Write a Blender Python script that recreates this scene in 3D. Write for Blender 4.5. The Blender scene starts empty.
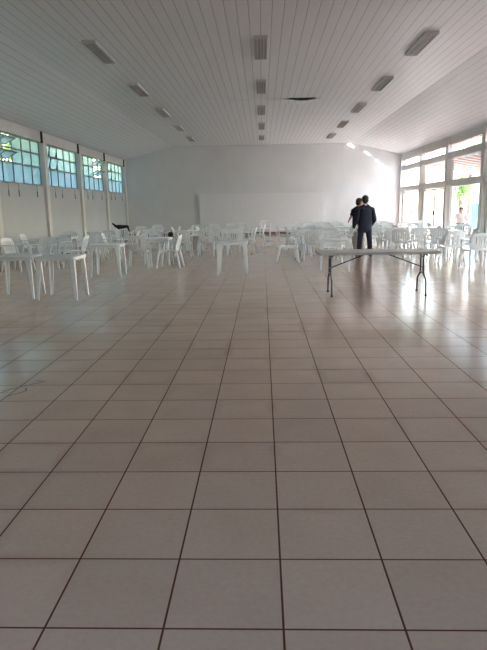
import bpy, bmesh, math, random
from mathutils import Vector, Matrix, Euler
random.seed(11)
R = math.radians
sc = bpy.context.scene
COL = sc.collection

# ------------------------------------------------------------------ helpers
def tag(o, label=None, cat=None, group=None, kind=None):
    if label: o['label'] = label
    if cat: o['category'] = cat
    if group: o['group'] = group
    if kind: o['kind'] = kind
    return o

def empty(name, loc=(0, 0, 0), rz=0.0):
    o = bpy.data.objects.new(name, None)
    o.location = loc
    o.rotation_euler = (0, 0, rz)
    o.empty_display_size = 0.1
    COL.objects.link(o)
    return o

def obj(name, bm, mats, parent=None, smooth=False):
    me = bpy.data.meshes.new(name)
    bmesh.ops.recalc_face_normals(bm, faces=bm.faces)
    bm.to_mesh(me)
    bm.free()
    if not isinstance(mats, (list, tuple)):
        mats = [mats]
    for m in mats:
        me.materials.append(m)
    if smooth:
        for p in me.polygons:
            p.use_smooth = True
        try:
            me.set_sharp_from_angle(angle=R(42))
        except Exception:
            pass
    o = bpy.data.objects.new(name, me)
    COL.objects.link(o)
    if parent:
        o.parent = parent
    return o

def children(o):
    return [c for c in COL.objects if c.parent == o]

def copy_tree(o, parent=None, kids=None):
    c = o.copy()
    COL.objects.link(c)
    if parent:
        c.parent = parent
    for ch in (kids if kids is not None else children(o)):
        copy_tree(ch, c)
    return c

def box(bm, x0, x1, y0, y1, z0, z1, mi=0):
    vs = [bm.verts.new(p) for p in ((x0, y0, z0), (x1, y0, z0), (x1, y1, z0), (x0, y1, z0),
                                    (x0, y0, z1), (x1, y0, z1), (x1, y1, z1), (x0, y1, z1))]
    for f in ((0, 3, 2, 1), (4, 5, 6, 7), (0, 1, 5, 4), (1, 2, 6, 5), (2, 3, 7, 6), (3, 0, 4, 7)):
        fc = bm.faces.new([vs[i] for i in f])
        fc.material_index = mi
    return vs

def newbm():
    return bmesh.new()

def box_bm(*a):
    bm = bmesh.new()
    box(bm, *a)
    return bm

def bevel(bm, w, seg=2):
    bmesh.ops.bevel(bm, geom=list(bm.edges), offset=w, segments=seg, profile=0.6, affect='EDGES')
    return bm

def sweep(bm, pts, wh, n=8, up=Vector((0, 0, 1)), power=0.6, caps=True):
    """tube along pts with per-point (width, height) super-elliptic section"""
    pts = [Vector(p) for p in pts]
    rings = []
    side_prev = None
    for i, p in enumerate(pts):
        if i == 0: t = pts[1] - pts[0]
        elif i == len(pts) - 1: t = pts[-1] - pts[-2]
        else: t = (pts[i + 1] - pts[i]).normalized() + (pts[i] - pts[i - 1]).normalized()
        t.normalize()
        s = t.cross(up)
        if s.length < 0.05:
            s = side_prev.copy() if side_prev else t.cross(Vector((0, 1, 0)))
        s.normalize()
        if side_prev and s.dot(side_prev) < 0: s = -s
        side_prev = s
        u = s.cross(t).normalized()
        w, h = wh[i] if isinstance(wh[0], (tuple, list)) else wh
        ring = []
        for k in range(n):
            a = 2 * math.pi * (k + .5) / n
            c, q = math.cos(a), math.sin(a)
            c = math.copysign(abs(c) ** power, c)
            q = math.copysign(abs(q) ** power, q)
            ring.append(bm.verts.new(p + s * (c * w / 2) + u * (q * h / 2)))
        rings.append(ring)
    for a, b in zip(rings, rings[1:]):
        for k in range(n):
            bm.faces.new((a[k], a[(k + 1) % n], b[(k + 1) % n], b[k]))
    if caps:
        bm.faces.new(rings[0][::-1])
        bm.faces.new(rings[-1])

def grid_sheet(bm, fn, nu, nv, th):
    """closed sheet of thickness th from fn(u,v)->(point, normal)"""
    top, bot = [], []
    for i in range(nu + 1):
        ra, rb = [], []
        for j in range(nv + 1):
            p, n = fn(i / nu, j / nv)
            p = Vector(p); n = Vector(n).normalized()
            ra.append(bm.verts.new(p + n * th / 2)); rb.append(bm.verts.new(p - n * th / 2))
        top.append(ra); bot.append(rb)
    for i in range(nu):
        for j in range(nv):
            bm.faces.new((top[i][j], top[i + 1][j], top[i + 1][j + 1], top[i][j + 1]))
            bm.faces.new((bot[i][j], bot[i][j + 1], bot[i + 1][j + 1], bot[i + 1][j]))
    def edge(seq):
        for (a, b), (c, d) in zip(seq, seq[1:]):
            bm.faces.new((a, c, d, b))
    edge([(top[i][0], bot[i][0]) for i in range(nu + 1)])
    edge([(top[i][nv], bot[i][nv]) for i in range(nu + 1)])
    edge([(top[0][j], bot[0][j]) for j in range(nv + 1)])
    edge([(top[nu][j], bot[nu][j]) for j in range(nv + 1)])

def lathe(bm, prof, n=14, at=(0, 0, 0)):
    rings = []
    for r, z in prof:
        rings.append([bm.verts.new((at[0] + r * math.cos(2 * math.pi * k / n), at[1] + r * math.sin(2 * math.pi * k / n), at[2] + z)) for k in range(n)])
    for a, b in zip(rings, rings[1:]):
        for k in range(n):
            bm.faces.new((a[k], a[(k + 1) % n], b[(k + 1) % n], b[k]))
    bm.faces.new(rings[0][::-1]); bm.faces.new(rings[-1])

# ------------------------------------------------------------------ materials
def mat(name, color, rough=.5, metal=0, spec=.5, transl=0.0, noise=0.0, nscale=6.0):
    m = bpy.data.materials.new(name)
    m.use_nodes = True
    nt = m.node_tree
    b = nt.nodes['Principled BSDF']
    b.inputs['Base Color'].default_value = (*color, 1)
    b.inputs['Roughness'].default_value = rough
    b.inputs['Metallic'].default_value = metal
    b.inputs['Specular IOR Level'].default_value = spec
    if noise > 0:
        tc = nt.nodes.new('ShaderNodeTexCoord')
        nz = nt.nodes.new('ShaderNodeTexNoise')
        nz.inputs['Scale'].default_value = nscale
        nz.inputs['Detail'].default_value = 4
        mp = nt.nodes.new('ShaderNodeMapRange')
        mp.inputs['From Min'].default_value = .3; mp.inputs['From Max'].default_value = .7
        mp.inputs['To Min'].default_value = 1 - noise; mp.inputs['To Max'].default_value = 1 + noise
        mx = nt.nodes.new('ShaderNodeMix'); mx.data_type = 'RGBA'; mx.blend_type = 'MULTIPLY'
        mx.inputs['Factor'].default_value = 1
        mx.inputs['A'].default_value = (*color, 1)
        nt.links.new(tc.outputs['Object'], nz.inputs['Vector'])
        nt.links.new(nz.outputs['Fac'], mp.inputs['Value'])
        nt.links.new(mp.outputs['Result'], mx.inputs['B'])
        nt.links.new(mx.outputs['Result'], b.inputs['Base Color'])
    if transl > 0:
        tr = nt.nodes.new('ShaderNodeBsdfTranslucent')
        tr.inputs['Color'].default_value = (*color, 1)
        mi = nt.nodes.new('ShaderNodeMixShader')
        mi.inputs[0].default_value = transl
        out = nt.nodes['Material Output']
        nt.links.new(b.outputs[0], mi.inputs[1]); nt.links.new(tr.outputs[0], mi.inputs[2])
        nt.links.new(mi.outputs[0], out.inputs['Surface'])
    return m

def glass_mat(name, tint, transl, gloss=.06, tcol=None):
    m = bpy.data.materials.new(name)
    m.use_nodes = True
    nt = m.node_tree
    for n in list(nt.nodes):
        if n.type != 'OUTPUT_MATERIAL': nt.nodes.remove(n)
    out = [n for n in nt.nodes if n.type == 'OUTPUT_MATERIAL'][0]
    tp = nt.nodes.new('ShaderNodeBsdfTransparent'); tp.inputs['Color'].default_value = (*tint, 1)
    tl = nt.nodes.new('ShaderNodeBsdfTranslucent'); tl.inputs['Color'].default_value = (*(tcol or tint), 1)
    gl = nt.nodes.new('ShaderNodeBsdfGlossy'); gl.inputs['Roughness'].default_value = .05
    m1 = nt.nodes.new('ShaderNodeMixShader'); m1.inputs[0].default_value = transl
    m2 = nt.nodes.new('ShaderNodeMixShader'); m2.inputs[0].default_value = gloss
    nt.links.new(tp.outputs[0], m1.inputs[1]); nt.links.new(tl.outputs[0], m1.inputs[2])
    nt.links.new(m1.outputs[0], m2.inputs[1]); nt.links.new(gl.outputs[0], m2.inputs[2])
    nt.links.new(m2.outputs[0], out.inputs['Surface'])
    return m

TILE = .43
def floor_mat():
    m = bpy.data.materials.new('glazed_floor_tiles')
    m.use_nodes = True
    nt = m.node_tree; N = nt.nodes; L = nt.links
    b = N['Principled BSDF']
    tc = N.new('ShaderNodeTexCoord')
    sub = N.new('ShaderNodeVectorMath'); sub.operation = 'SUBTRACT'
    sub.inputs[1].default_value = (.1385 * TILE, .3535 * TILE, 0)
    div = N.new('ShaderNodeVectorMath'); div.operation = 'DIVIDE'
    div.inputs[1].default_value = (TILE, TILE, 1)
    fr = N.new('ShaderNodeVectorMath'); fr.operation = 'FRACTION'
    fl = N.new('ShaderNodeVectorMath'); fl.operation = 'FLOOR'
    L.new(tc.outputs['Object'], sub.inputs[0]); L.new(sub.outputs[0], div.inputs[0])
    L.new(div.outputs[0], fr.inputs[0]); L.new(div.outputs[0], fl.inputs[0])
    sep = N.new('ShaderNodeSeparateXYZ'); L.new(fr.outputs[0], sep.inputs[0])
    def M(op, a, bb=None):
        n = N.new('ShaderNodeMath'); n.operation = op
        for i, v in enumerate((a, bb)):
            if v is None: continue
            if isinstance(v, (int, float)): n.inputs[i].default_value = v
            else: L.new(v, n.inputs[i])
        return n.outputs[0]
    dx = M('SUBTRACT', .5, M('ABSOLUTE', M('SUBTRACT', sep.outputs[0], .5)))
    dy = M('SUBTRACT', .5, M('ABSOLUTE', M('SUBTRACT', sep.outputs[1], .5)))
    d = M('MINIMUM', dx, dy)
    g = N.new('ShaderNodeMapRange'); g.interpolation_type = 'SMOOTHSTEP'
    g.inputs['From Min'].default_value = .007; g.inputs['From Max'].default_value = .0135
    g.inputs['To Min'].default_value = 1; g.inputs['To Max'].default_value = 0
    L.new(d, g.inputs['Value'])
    wn = N.new('ShaderNodeTexWhiteNoise'); wn.noise_dimensions = '3D'; L.new(fl.outputs[0], wn.inputs['Vector'])
    n1 = N.new('ShaderNodeTexNoise'); n1.inputs['Scale'].default_value = 2.2; n1.inputs['Detail'].default_value = 5
    n2 = N.new('ShaderNodeTexNoise'); n2.inputs['Scale'].default_value = 38; n2.inputs['Detail'].default_value = 4
    L.new(tc.outputs['Object'], n1.inputs['Vector']); L.new(tc.outputs['Object'], n2.inputs['Vector'])
    r1 = N.new('ShaderNodeValToRGB')
    r1.color_ramp.elements[0].position = .3; r1.color_ramp.elements[0].color = (.62, .455, .345, 1)
    r1.color_ramp.elements[1].position = .72; r1.color_ramp.elements[1].color = (.68, .51, .40, 1)
    L.new(n1.outputs['Fac'], r1.inputs[0])
    var = M('ADD', M('MULTIPLY', wn.outputs['Value'], .10), M('ADD', M('MULTIPLY', n2.outputs['Fac'], .22), .84))
    mx = N.new('ShaderNodeMix'); mx.data_type = 'RGBA'; mx.blend_type = 'MULTIPLY'; mx.inputs['Factor'].default_value = 1
    L.new(r1.outputs[0], mx.inputs['A']); L.new(var, mx.inputs['B'])
    # rusty film beside the joints, patchy
    e = N.new('ShaderNodeMapRange'); e.inputs['From Min'].default_value = .0; e.inputs['From Max'].default_value = .16
    e.inputs['To Min'].default_value = 1; e.inputs['To Max'].default_value = 0
    L.new(d, e.inputs['Value'])
    n3 = N.new('ShaderNodeTexNoise'); n3.inputs['Scale'].default_value = 1.1; L.new(tc.outputs['Object'], n3.inputs['Vector'])
    pt = N.new('ShaderNodeMapRange'); pt.inputs['From Min'].default_value = .5; pt.inputs['From Max'].default_value = .75
    pt.inputs['To Max'].default_value = .5; L.new(n3.outputs['Fac'], pt.inputs['Value'])
    st = M('MULTIPLY', e.outputs[0], pt.outputs[0])
    mr = N.new('ShaderNodeMix'); mr.data_type = 'RGBA'; L.new(st, mr.inputs['Factor'])
    L.new(mx.outputs['Result'], mr.inputs['A']); mr.inputs['B'].default_value = (.30, .16, .09, 1)
    mg = N.new('ShaderNodeMix'); mg.data_type = 'RGBA'; L.new(g.outputs[0], mg.inputs['Factor'])
    L.new(mr.outputs['Result'], mg.inputs['A']); mg.inputs['B'].default_value = (.13, .052, .030, 1)
    L.new(mg.outputs['Result'], b.inputs['Base Color'])
    rr = N.new('ShaderNodeMapRange'); rr.inputs['To Min'].default_value = FLOOR_ROUGH; rr.inputs['To Max'].default_value = .8
    L.new(g.outputs[0], rr.inputs['Value'])
    ra = M('ADD', rr.outputs[0], M('MULTIPLY', n1.outputs['Fac'], .06))
    L.new(ra, b.inputs['Roughness'])
    L.new(M('MULTIPLY', M('SUBTRACT', 1, g.outputs[0]), .75), b.inputs['Specular IOR Level'])
    bp = N.new('ShaderNodeBump'); bp.inputs['Strength'].default_value = .05; bp.inputs['Distance'].default_value = .004
    hh = M('SUBTRACT', M('MULTIPLY', n1.outputs['Fac'], .4), g.outputs[0])
    L.new(hh, bp.inputs['Height']); L.new(bp.outputs[0], b.inputs['Normal'])
    return m
FLOOR_ROUGH = .13

def plank_mat(name, axis, pitch, color, line=.52):
    m = bpy.data.materials.new(name)
    m.use_nodes = True
    nt = m.node_tree; N = nt.nodes; L = nt.links
    b = N['Principled BSDF']
    tc = N.new('ShaderNodeTexCoord'); sp = N.new('ShaderNodeSeparateXYZ'); L.new(tc.outputs['Object'], sp.inputs[0])
    a = N.new('ShaderNodeMath'); a.operation = 'DIVIDE'; a.inputs[1].default_value = pitch; L.new(sp.outputs[axis], a.inputs[0])
    f = N.new('ShaderNodeMath'); f.operation = 'FRACT'; L.new(a.outputs[0], f.inputs[0])
    s = N.new('ShaderNodeMath'); s.operation = 'SUBTRACT'; s.inputs[1].default_value = .5; L.new(f.outputs[0], s.inputs[0])
    ab = N.new('ShaderNodeMath'); ab.operation = 'ABSOLUTE'; L.new(s.outputs[0], ab.inputs[0])
    g = N.new('ShaderNodeMapRange'); g.inputs['From Min'].default_value = .45; g.inputs['From Max'].default_value = .485
    L.new(ab.outputs[0], g.inputs['Value'])
    mx = N.new('ShaderNodeMix'); mx.data_type = 'RGBA'; L.new(g.outputs[0], mx.inputs['Factor'])
    mx.inputs['A'].default_value = (*color, 1); mx.inputs['B'].default_value = (*[c * line for c in color], 1)
    L.new(mx.outputs['Result'], b.inputs['Base Color'])
    b.inputs['Roughness'].default_value = .42
    b.inputs['Specular IOR Level'].default_value = .2
    bp = N.new('ShaderNodeBump'); bp.invert = True; bp.inputs['Strength'].default_value = .5; bp.inputs['Distance'].default_value = .006
    L.new(g.outputs[0], bp.inputs['Height']); L.new(bp.outputs[0], b.inputs['Normal'])
    return m

M = {}
M['floor'] = floor_mat()
M['ceiling'] = plank_mat('pvc_plank_ceiling', 0, .20, (.70, .715, .74))
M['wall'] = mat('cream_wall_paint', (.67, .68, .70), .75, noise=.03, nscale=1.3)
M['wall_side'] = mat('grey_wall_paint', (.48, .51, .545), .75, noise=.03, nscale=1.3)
M['beam'] = mat('white_beam_paint', (.66, .65, .645), .6, noise=.03, nscale=2)
M['panel'] = mat('white_panel_paint', (.73, .735, .765), .55, noise=.02)
M['skirting'] = mat('brown_skirting', (.20, .105, .075), .5, noise=.15, nscale=5)
M['steel'] = mat('grey_window_steel', (.20, .23, .235), .5, .2)
M['alu'] = mat('white_aluminium', (.68, .68, .68), .4, .1)
M['dark'] = mat('dark_metal', (.03, .03, .035), .5, .4)
M['pane_green'] = glass_mat('green_glass', (.415, .45, .42), .6, .05, (.415, .45, .42))
M['pane_aqua'] = glass_mat('aqua_glass', (.375, .43, .425), .6, .05, (.375, .43, .425))
M['pane_blue'] = glass_mat('blue_glass', (.305, .36, .395), .65, .05, (.305, .36, .395))
M['clear'] = glass_mat('clear_glass', (.93, .95, .95), .03, .06)
M['plastic'] = mat('white_chair_plastic', (.85, .865, .885), .36)
M['table_plastic'] = mat('white_table_plastic', (.87, .89, .91), .34)
M['resin'] = mat('grey_white_resin_top', (.66, .65, .64), .5, noise=.03, nscale=20)
M['navy_steel'] = mat('navy_powder_coat', (.018, .022, .038), .38, .4)
M['lamp_body'] = mat('grey_fixture_paint', (.60, .61, .60), .5)
M['louver'] = mat('fixture_louver', (.46, .47, .47), .35, .2)
M['tube'] = mat('unlit_tube', (.62, .63, .62), .3)
M['gap_shade'] = mat('painted_gap_shade', (.012, .012, .012), .9)
M['skin'] = mat('brown_skin', (.22, .115, .075), .5)
M['skin_light'] = mat('light_skin', (.42, .24, .17), .5)
M['hair'] = mat('black_hair', (.010, .009, .009), .6)
M['suit'] = mat('navy_cloth', (.013, .017, .040), .8, noise=.15, nscale=25)
M['suit_leg'] = mat('dark_trouser_cloth', (.011, .012, .024), .8, noise=.15, nscale=25)
M['shirt'] = mat('black_cotton', (.012, .012, .016), .85, noise=.15, nscale=25)
M['khaki'] = mat('beige_cotton', (.36, .33, .30), .85, noise=.08, nscale=20)
M['pink'] = mat('pale_pink_cotton', (.78, .66, .67), .85, noise=.05, nscale=20)
M['shoe'] = mat('black_leather', (.01, .01, .011), .4)
M['collar'] = mat('pale_collar_cotton', (.45, .47, .52), .8)
M['eye'] = mat('eye_white', (.6, .58, .55), .3)
M['paper'] = mat('white_paper', (.78, .78, .76), .7)
M['black_cloth'] = mat('black_jacket_cloth', (.010, .010, .012), .9, noise=.2, nscale=18)
M['cup'] = mat('white_cup_plastic', (.85, .85, .85), .35)
M['tile_outline'] = mat('dark_outline_grey', (.15, .13, .12), .6)
M['patio'] = mat('darkened_paving', (.13, .12, .115), .8, noise=.12, nscale=3)
M['bounce_patio'] = mat('lightened_bounce_patio', (.62, .57, .53), .8, noise=.08, nscale=3)
M['lawn'] = mat('pale_ground', (.18, .19, .13), .9, noise=.2, nscale=1.5)
M['front_bounce'] = mat('warm_bounce_ground', (.46, .33, .24), .9, noise=.2, nscale=2)
M['grass'] = mat('side_grass', (.16, .22, .10), .9, noise=.25, nscale=2)  # mottled grass green
M['rooftile'] = mat('terracotta_roof_tile', (.46, .20, .13), .7, noise=.15, nscale=4)
M['rafter'] = mat('white_rafter_paint', (.86, .85, .84), .5)
M['leaf'] = mat('leaf_green', (.13, .24, .06), .6, transl=.35, noise=.3, nscale=1.2)
M['leaf_pale'] = mat('leaf_pale_green', (.28, .36, .12), .6, transl=.35, noise=.3, nscale=1.2)
M['bark'] = mat('bark_brown', (.14, .10, .075), .9, noise=.3, nscale=8)
M['blue_bin'] = mat('turquoise_plastic', (.09, .38, .45), .4)
M['conc'] = mat('pale_concrete', (.62, .60, .57), .85, noise=.08, nscale=4)

# ------------------------------------------------------------------ room shell
XW, EAVE, CEIL, XF = 7.48, 4.08, 4.74, 4.76
Y0, Y1 = -2.5, 33.2
COLY = [16.86, 20.92, 24.98, 29.05, 33.08]
def st(o, label, cat):
    return tag(o, label, cat, kind='structure')

st(obj('floor', box_bm(-7.75, 7.75, Y0 - .2, Y1 + .2, -.12, 0), M['floor']),
   'beige glazed square floor tiles with dark brown joints across the hall', 'floor')
bm = newbm()
prof = [(-7.75, EAVE - .065), (-XF, CEIL), (XF, CEIL), (7.75, EAVE - .065)]
for (xa, za), (xb, zb) in zip(prof, prof[1:]):
    vs = [bm.verts.new(p) for p in ((xa, Y0 - .2, za), (xb, Y0 - .2, zb), (xb, Y1 + .2, zb), (xa, Y1 + .2, za),
                                    (xa, Y0 - .2, za + .1), (xb, Y0 - .2, zb + .1), (xb, Y1 + .2, zb + .1), (xa, Y1 + .2, za + .1))]
    for f in ((0, 3, 2, 1), (4, 5, 6, 7), (0, 1, 5, 4), (1, 2, 6, 5), (2, 3, 7, 6), (3, 0, 4, 7)):
        bm.faces.new([vs[i] for i in f])
bmesh.ops.remove_doubles(bm, verts=bm.verts, dist=.0005)
st(obj('ceiling', bm, M['ceiling']), 'white plank ceiling with flat middle and sloping sides', 'ceiling')

def gable(y0, y1):
    bm = newbm()
    pr = [(-7.7, 0), (7.7, 0), (7.7, EAVE - .02), (XF, CEIL + .04), (-XF, CEIL + .04), (-7.7, EAVE - .02)]
    a = [bm.verts.new((x, y0, z)) for x, z in pr]; b = [bm.verts.new((x, y1, z)) for x, z in pr]
    bm.faces.new(a); bm.faces.new(b[::-1])
    for i in range(6):
        bm.faces.new((a[i], a[(i + 1) % 6], b[(i + 1) % 6], b[i]))
    return bm
st(obj('wall_back', gable(Y1, Y1 + .18), M['wall']), 'cream end wall of the hall under the tray ceiling', 'wall')
bm = newbm()
for x0, x1 in ((-7.7, -1.3), (1.3, 7.7)):
    box(bm, x0, x1, Y0 - .18, Y0, 0, EAVE)
box(bm, -1.3, 1.3, Y0 - .18, Y0, 2.8, EAVE); box(bm, -6.6, 6.6, Y0 - .18, Y0, EAVE, CEIL + .04)
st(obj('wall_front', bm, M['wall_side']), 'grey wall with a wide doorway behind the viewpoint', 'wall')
bm = newbm()
box(bm, -3.40, 3.33, 33.02, Y1, 0, 2.2)
st(obj('wall_low', bm, M['panel']), 'low white panel wall standing in front of the cream end wall', 'wall')
bm = newbm()
box(bm, -7.45, -3.41, 33.17, Y1 - .001, 0, .11); box(bm, 3.34, 7.45, 33.17, Y1 - .001, 0, .11); box(bm, -3.41, 3.34, 32.99, 33.02, 0, .13)
st(obj('baseboard_back', bm, M['skirting']), 'brown skirting along the foot of the end wall', 'baseboard')
bm = newbm()
box(bm, -XF, XF, 33.13, Y1 - .001, CEIL - .07, CEIL - .002)
st(obj('trim_1', bm, M['beam']), 'pale cornice strip where the end wall meets the flat ceiling', 'trim')

# left wall: solid near part, low wall, beam
bm = newbm()
box(bm, -7.66, -XW, Y0, Y1, 0, 2.31)
box(bm, -7.66, -XW, Y0, 8.60, 2.31, 3.76)
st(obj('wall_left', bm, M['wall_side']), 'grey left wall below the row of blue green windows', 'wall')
st(obj('trim_2', box_bm(-7.66, -7.45, Y0, Y1, 3.76, EAVE + .02), M['beam']), 'white ring beam above the left windows', 'trim')
bm = newbm()
box(bm, 7.50, 7.66, Y0, 8.6, 0, EAVE)
for y in (8.74, 12.80):
    box(bm, 7.39, 7.67, y - .15, y + .15, 0, EAVE)
st(obj('wall_right', bm, M['beam']), 'row of white piers carrying the near part of the glazed right side', 'wall')
bm = newbm()
for y in (12.80, 8.74):
    box(bm, -7.67, -7.39, y - .14, y + .14, 2.31, EAVE)
st(obj('trim_50', bm, M['beam']), 'row of white piers between the near openings of the left side', 'trim')
for i, (z0, z1, d, t) in enumerate(((3.76, EAVE + .02, 7.46, 'top white beam above the clerestory panes on the glazed side'),
                                  (3.22, 3.47, 7.44, 'middle white beam between clerestory and large panes on the glazed side'),
                                  (2.19, 2.39, 7.44, 'white lintel beam over the glass doors on the right'))):
    st(obj('trim_%d' % (i + 3), box_bm(d, 7.66, 8.6, Y1, z0, z1), M['beam']), t, 'trim')
ordn = ['nearest', 'second nearest', 'third', 'fourth', 'farthest']
k = 6
for i, y in enumerate(COLY):
    w = .14 if i < 4 else .11
    st(obj('trim_%d' % k, box_bm(-7.67, -7.39, y - w, y + w, 0, EAVE), M['beam']), ordn[i] + ' white column of the left window wall', 'column'); k += 1
    st(obj('trim_%d' % k, box_bm(-7.462, -7.395, y - w - .07, y - w + .004, 3.72, EAVE + .01), M['dark']),
       'dark block at the top of the %s left column' % ordn[i], 'bracket'); k += 1  # small dark box against the near side of each column top
    w2 = .15 if i < 3 else .10
    st(obj('trim_%d' % k, box_bm(7.39, 7.67, y - w2, y + w2, 0, EAVE), M['beam']), ordn[i] + ' white column of the glazed right wall', 'column'); k += 1

# ------------------------------------------------------------------ left windows
ROWS = [2.32, 2.92, 3.35, 3.755]
PANE = ['pane_blue', 'pane_aqua', 'pane_green']
bayname = ['nearest', 'second', 'third', 'farthest']
OPEN = {0: {(0, 1): 62, (0, 2): 62, (1, 1): 62, (1, 2): 62}, 1: {(0, 1): 14, (0, 2): 14, (1, 1): 14, (1, 2): 14},
        2: {(3, 1): 58, (3, 2): 58, (4, 1): 58, (4, 2): 58}, 3: {(0, 2): 12, (1, 2): 12, (1, 1): 10}}
for b in range(4):
    ya, yb = COLY[b] + .14, COLY[b + 1] - .14
    w = empty('window_%d' % (b + 1), (-7.58, (ya + yb) / 2, 2.32))
    st(w, '%s left window of small blue green steel panes%s' % (bayname[b], ['with tilted sashes open at its near end', '', 'with tilted sashes open at its far end', 'beside the end wall'][b] and ' ' + ['with tilted sashes open at its near end', 'with two slightly opened columns', 'with tilted sashes open at its far end', 'beside the end wall'][b]), 'window')
    oy = (ya + yb) / 2
    ys = [ya - oy + (yb - ya) * i / 5 for i in range(6)]
    zs = [z - 2.32 for z in ROWS]
    bm = newbm()
    for i, y in enumerate(ys):
        t = .03 if i in (0, 5) else .02
        box(bm, -.025, .025, y - t, y + t, 0, zs[3])
    for i, z in enumerate(zs):
        box(bm, -.024, .024, ys[0], ys[5], z - (.022 if 0 < i < 3 else 0.0) + (-.03 if i == 3 else 0), z + (.022 if 0 < i < 3 else (.03 if i == 0 else 0)))
    obj('window_frame', bm, M['steel'], w)
    gbm = newbm()
    for c in range(5):
        for r in range(3):
            if (c, r) in OPEN[b]: continue
            box(gbm, -.004, .004, ys[c] + .015, ys[c + 1] - .015, zs[r] + .015, zs[r + 1] - .015, r)
    obj('glass', gbm, [M[p] for p in PANE], w)
    for (c, r), ang in OPEN[b].items():
        hy, hz = (ys[c + 1] - ys[c]) / 2 - .025, (zs[r + 1] - zs[r]) / 2 - .025
        bm = newbm()
        for s in (-1, 1):
            box(bm, -.016, .016, s * hy - .017, s * hy + .017, -hz, hz)
            box(bm, -.016, .016, -hy, hy, s * hz - .017, s * hz + .017)
        so = obj('open_sash', bm, M['steel'], w)
        so.location = (0, (ys[c] + ys[c + 1]) / 2, (zs[r] + zs[r + 1]) / 2)
        so.rotation_euler = (0, R(ang), 0)
        bm = newbm(); box(bm, -.004, .004, -hy + .01, hy - .01, -hz + .01, hz - .01)
        obj('sash_glass', bm, M[PANE[r]], so)
    for dy in (.9, 1.66, 3.18):
        y = ya - .14 + dy - oy
        bm = newbm()
        sweep(bm, [(.125, y, -.03), (.125, y, -.34)], (.010, .010), 6)
        sweep(bm, [(.0, y, .03), (.125, y, -.02)], (.014, .014), 6)
        lv = obj('window_lever', bm, M['steel'], w)
        bm = newbm(); sweep(bm, [(.125, y, -.22), (.13, y + .004, -.40)], (.024, .024), 8)
        obj('lever_grip', bm, M['steel'], lv)

bm = newbm()
for y in (8.88, 12.94):
    for r in range(3):
        box(bm, -7.584, -7.576, y, y + 3.78, ROWS[r], ROWS[r + 1], r)
st(obj('window_13', bm, [M[p] for p in PANE]), 'blue green panes of the near left bays', 'window')
# ------------------------------------------------------------------ right glazing
wn = 5
for b in range(4):
    ya, yb = COLY[b] + .15, COLY[b + 1] - (.15 if b < 2 else .10)
    oy = (ya + yb) / 2; h = (yb - ya) / 2
    for nm, z0, z1, lab, nsplit in (('top', 3.47, 3.76, '%s clerestory pane strip above the glass doors', 1), ('mid', 2.39, 3.22, '%s large transom pane above the glass doors', 1)):
        w = empty('window_%d' % wn, (7.58, oy, z0)); wn += 1
        st(w, lab % bayname[b], 'window')
        bm = newbm(); t = .025; H = z1 - z0
        box(bm, -.03, .03, -h, h, 0, t); box(bm, -.03, .03, -h, h, H - t, H)
        box(bm, -.03, .03, -h, -h + t, t, H - t); box(bm, -.03, .03, h - t, h, t, H - t)
        obj('window_frame', bm, M['alu'], w)
        obj('glass', box_bm(-.003, .003, -h + .01, h - .01, .01, H - .01), M['clear'], w)
    d = empty('door_%d' % (b + 1), (7.58, oy, 0))
    st(d, '%s double glass door with white frames in the right wall%s' % (bayname[b], ', standing open' if b == 1 else ''), 'door')
    bm = newbm(); Hd = 2.19
    box(bm, -.04, .04, -h, -h + .05, 0, Hd); box(bm, -.04, .04, h - .05, h, 0, Hd); box(bm, -.04, .04, -h + .05, h - .05, Hd - .05, Hd)
    obj('door_frame', bm, M['alu'], d)
    lw = h - .055
    for s in (-1, 1):
        bm = newbm()
        # leaf in local coords: hinge at 0, extends along -s*y
        def lb(a, c, z0, z1, bm=bm, s=s):
            y0, y1 = sorted((-s * a, -s * c)); box(bm, -.022, .022, y0, y1, z0, z1)
        lb(0, .07, .01, Hd - .06); lb(lw - .07, lw - .004, .01, Hd - .06)
        lb(.07, lw - .07, .01, .12); lb(.07, lw - .07, Hd - .13, Hd - .06)
        leaf = obj('door_leaf', bm, M['alu'], d)
        leaf.location = (0, s * (h - .052), 0)
        if b == 1: leaf.rotation_euler = (0, 0, R(s * 166))
        y0, y1 = sorted((-s * .06, -s * (lw - .06)))
        obj('door_glass', box_bm(-.004, .004, y0, y1, .11, Hd - .12), M['clear'], leaf)
        bm = newbm(); yy = -s * (lw - .045)
        box(bm, -.05, -.021, yy - .025, yy + .025, 1.0, 1.18)
        y0, y1 = sorted((yy, yy + s * .13)); box(bm, -.075, -.05, y0, y1, 1.06, 1.09)
        obj('door_handle', bm, M['dark'], leaf)

# ------------------------------------------------------------------ ceiling lights
def make_light():
    r = empty('ceiling_light')
    L2, W2, Hh = .84, .135, .065
    bm = newbm()
    box(bm, -W2, W2, -L2, L2, -.02, 0)
    box(bm, -W2, -W2 + .012, -L2, L2, -Hh, -.02); box(bm, W2 - .012, W2, -L2, L2, -Hh, -.02)
    box(bm, -W2 + .012, W2 - .012, -L2, -L2 + .012, -Hh, -.02); box(bm, -W2 + .012, W2 - .012, L2 - .012, L2, -Hh, -.02)
    obj('housing', bm, M['lamp_body'], r)
    bm = newbm()
    for i in range(1, 12):
        y = -L2 + 2 * L2 * i / 12
        box(bm, -W2 + .012, W2 - .012, y - .004, y + .004, -Hh + .002, -.028)
    box(bm, -.006, .006, -L2 + .012, L2 - .012, -Hh + .004, -.03)
    obj('louver', bm, M['louver'], r)
    for s in (-1, 1):
        bm = newbm(); sweep(bm, [(s * .065, -L2 + .03, -.042), (s * .065, L2 - .03, -.042)], (.026, .026), 8, power=1)
        obj('tube', bm, M['tube'], r)
    return r
LP = make_light(); LK = children(LP)
first = True
rown = {-3.37: 'left', 0.0: 'middle', 3.30: 'right'}
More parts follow.
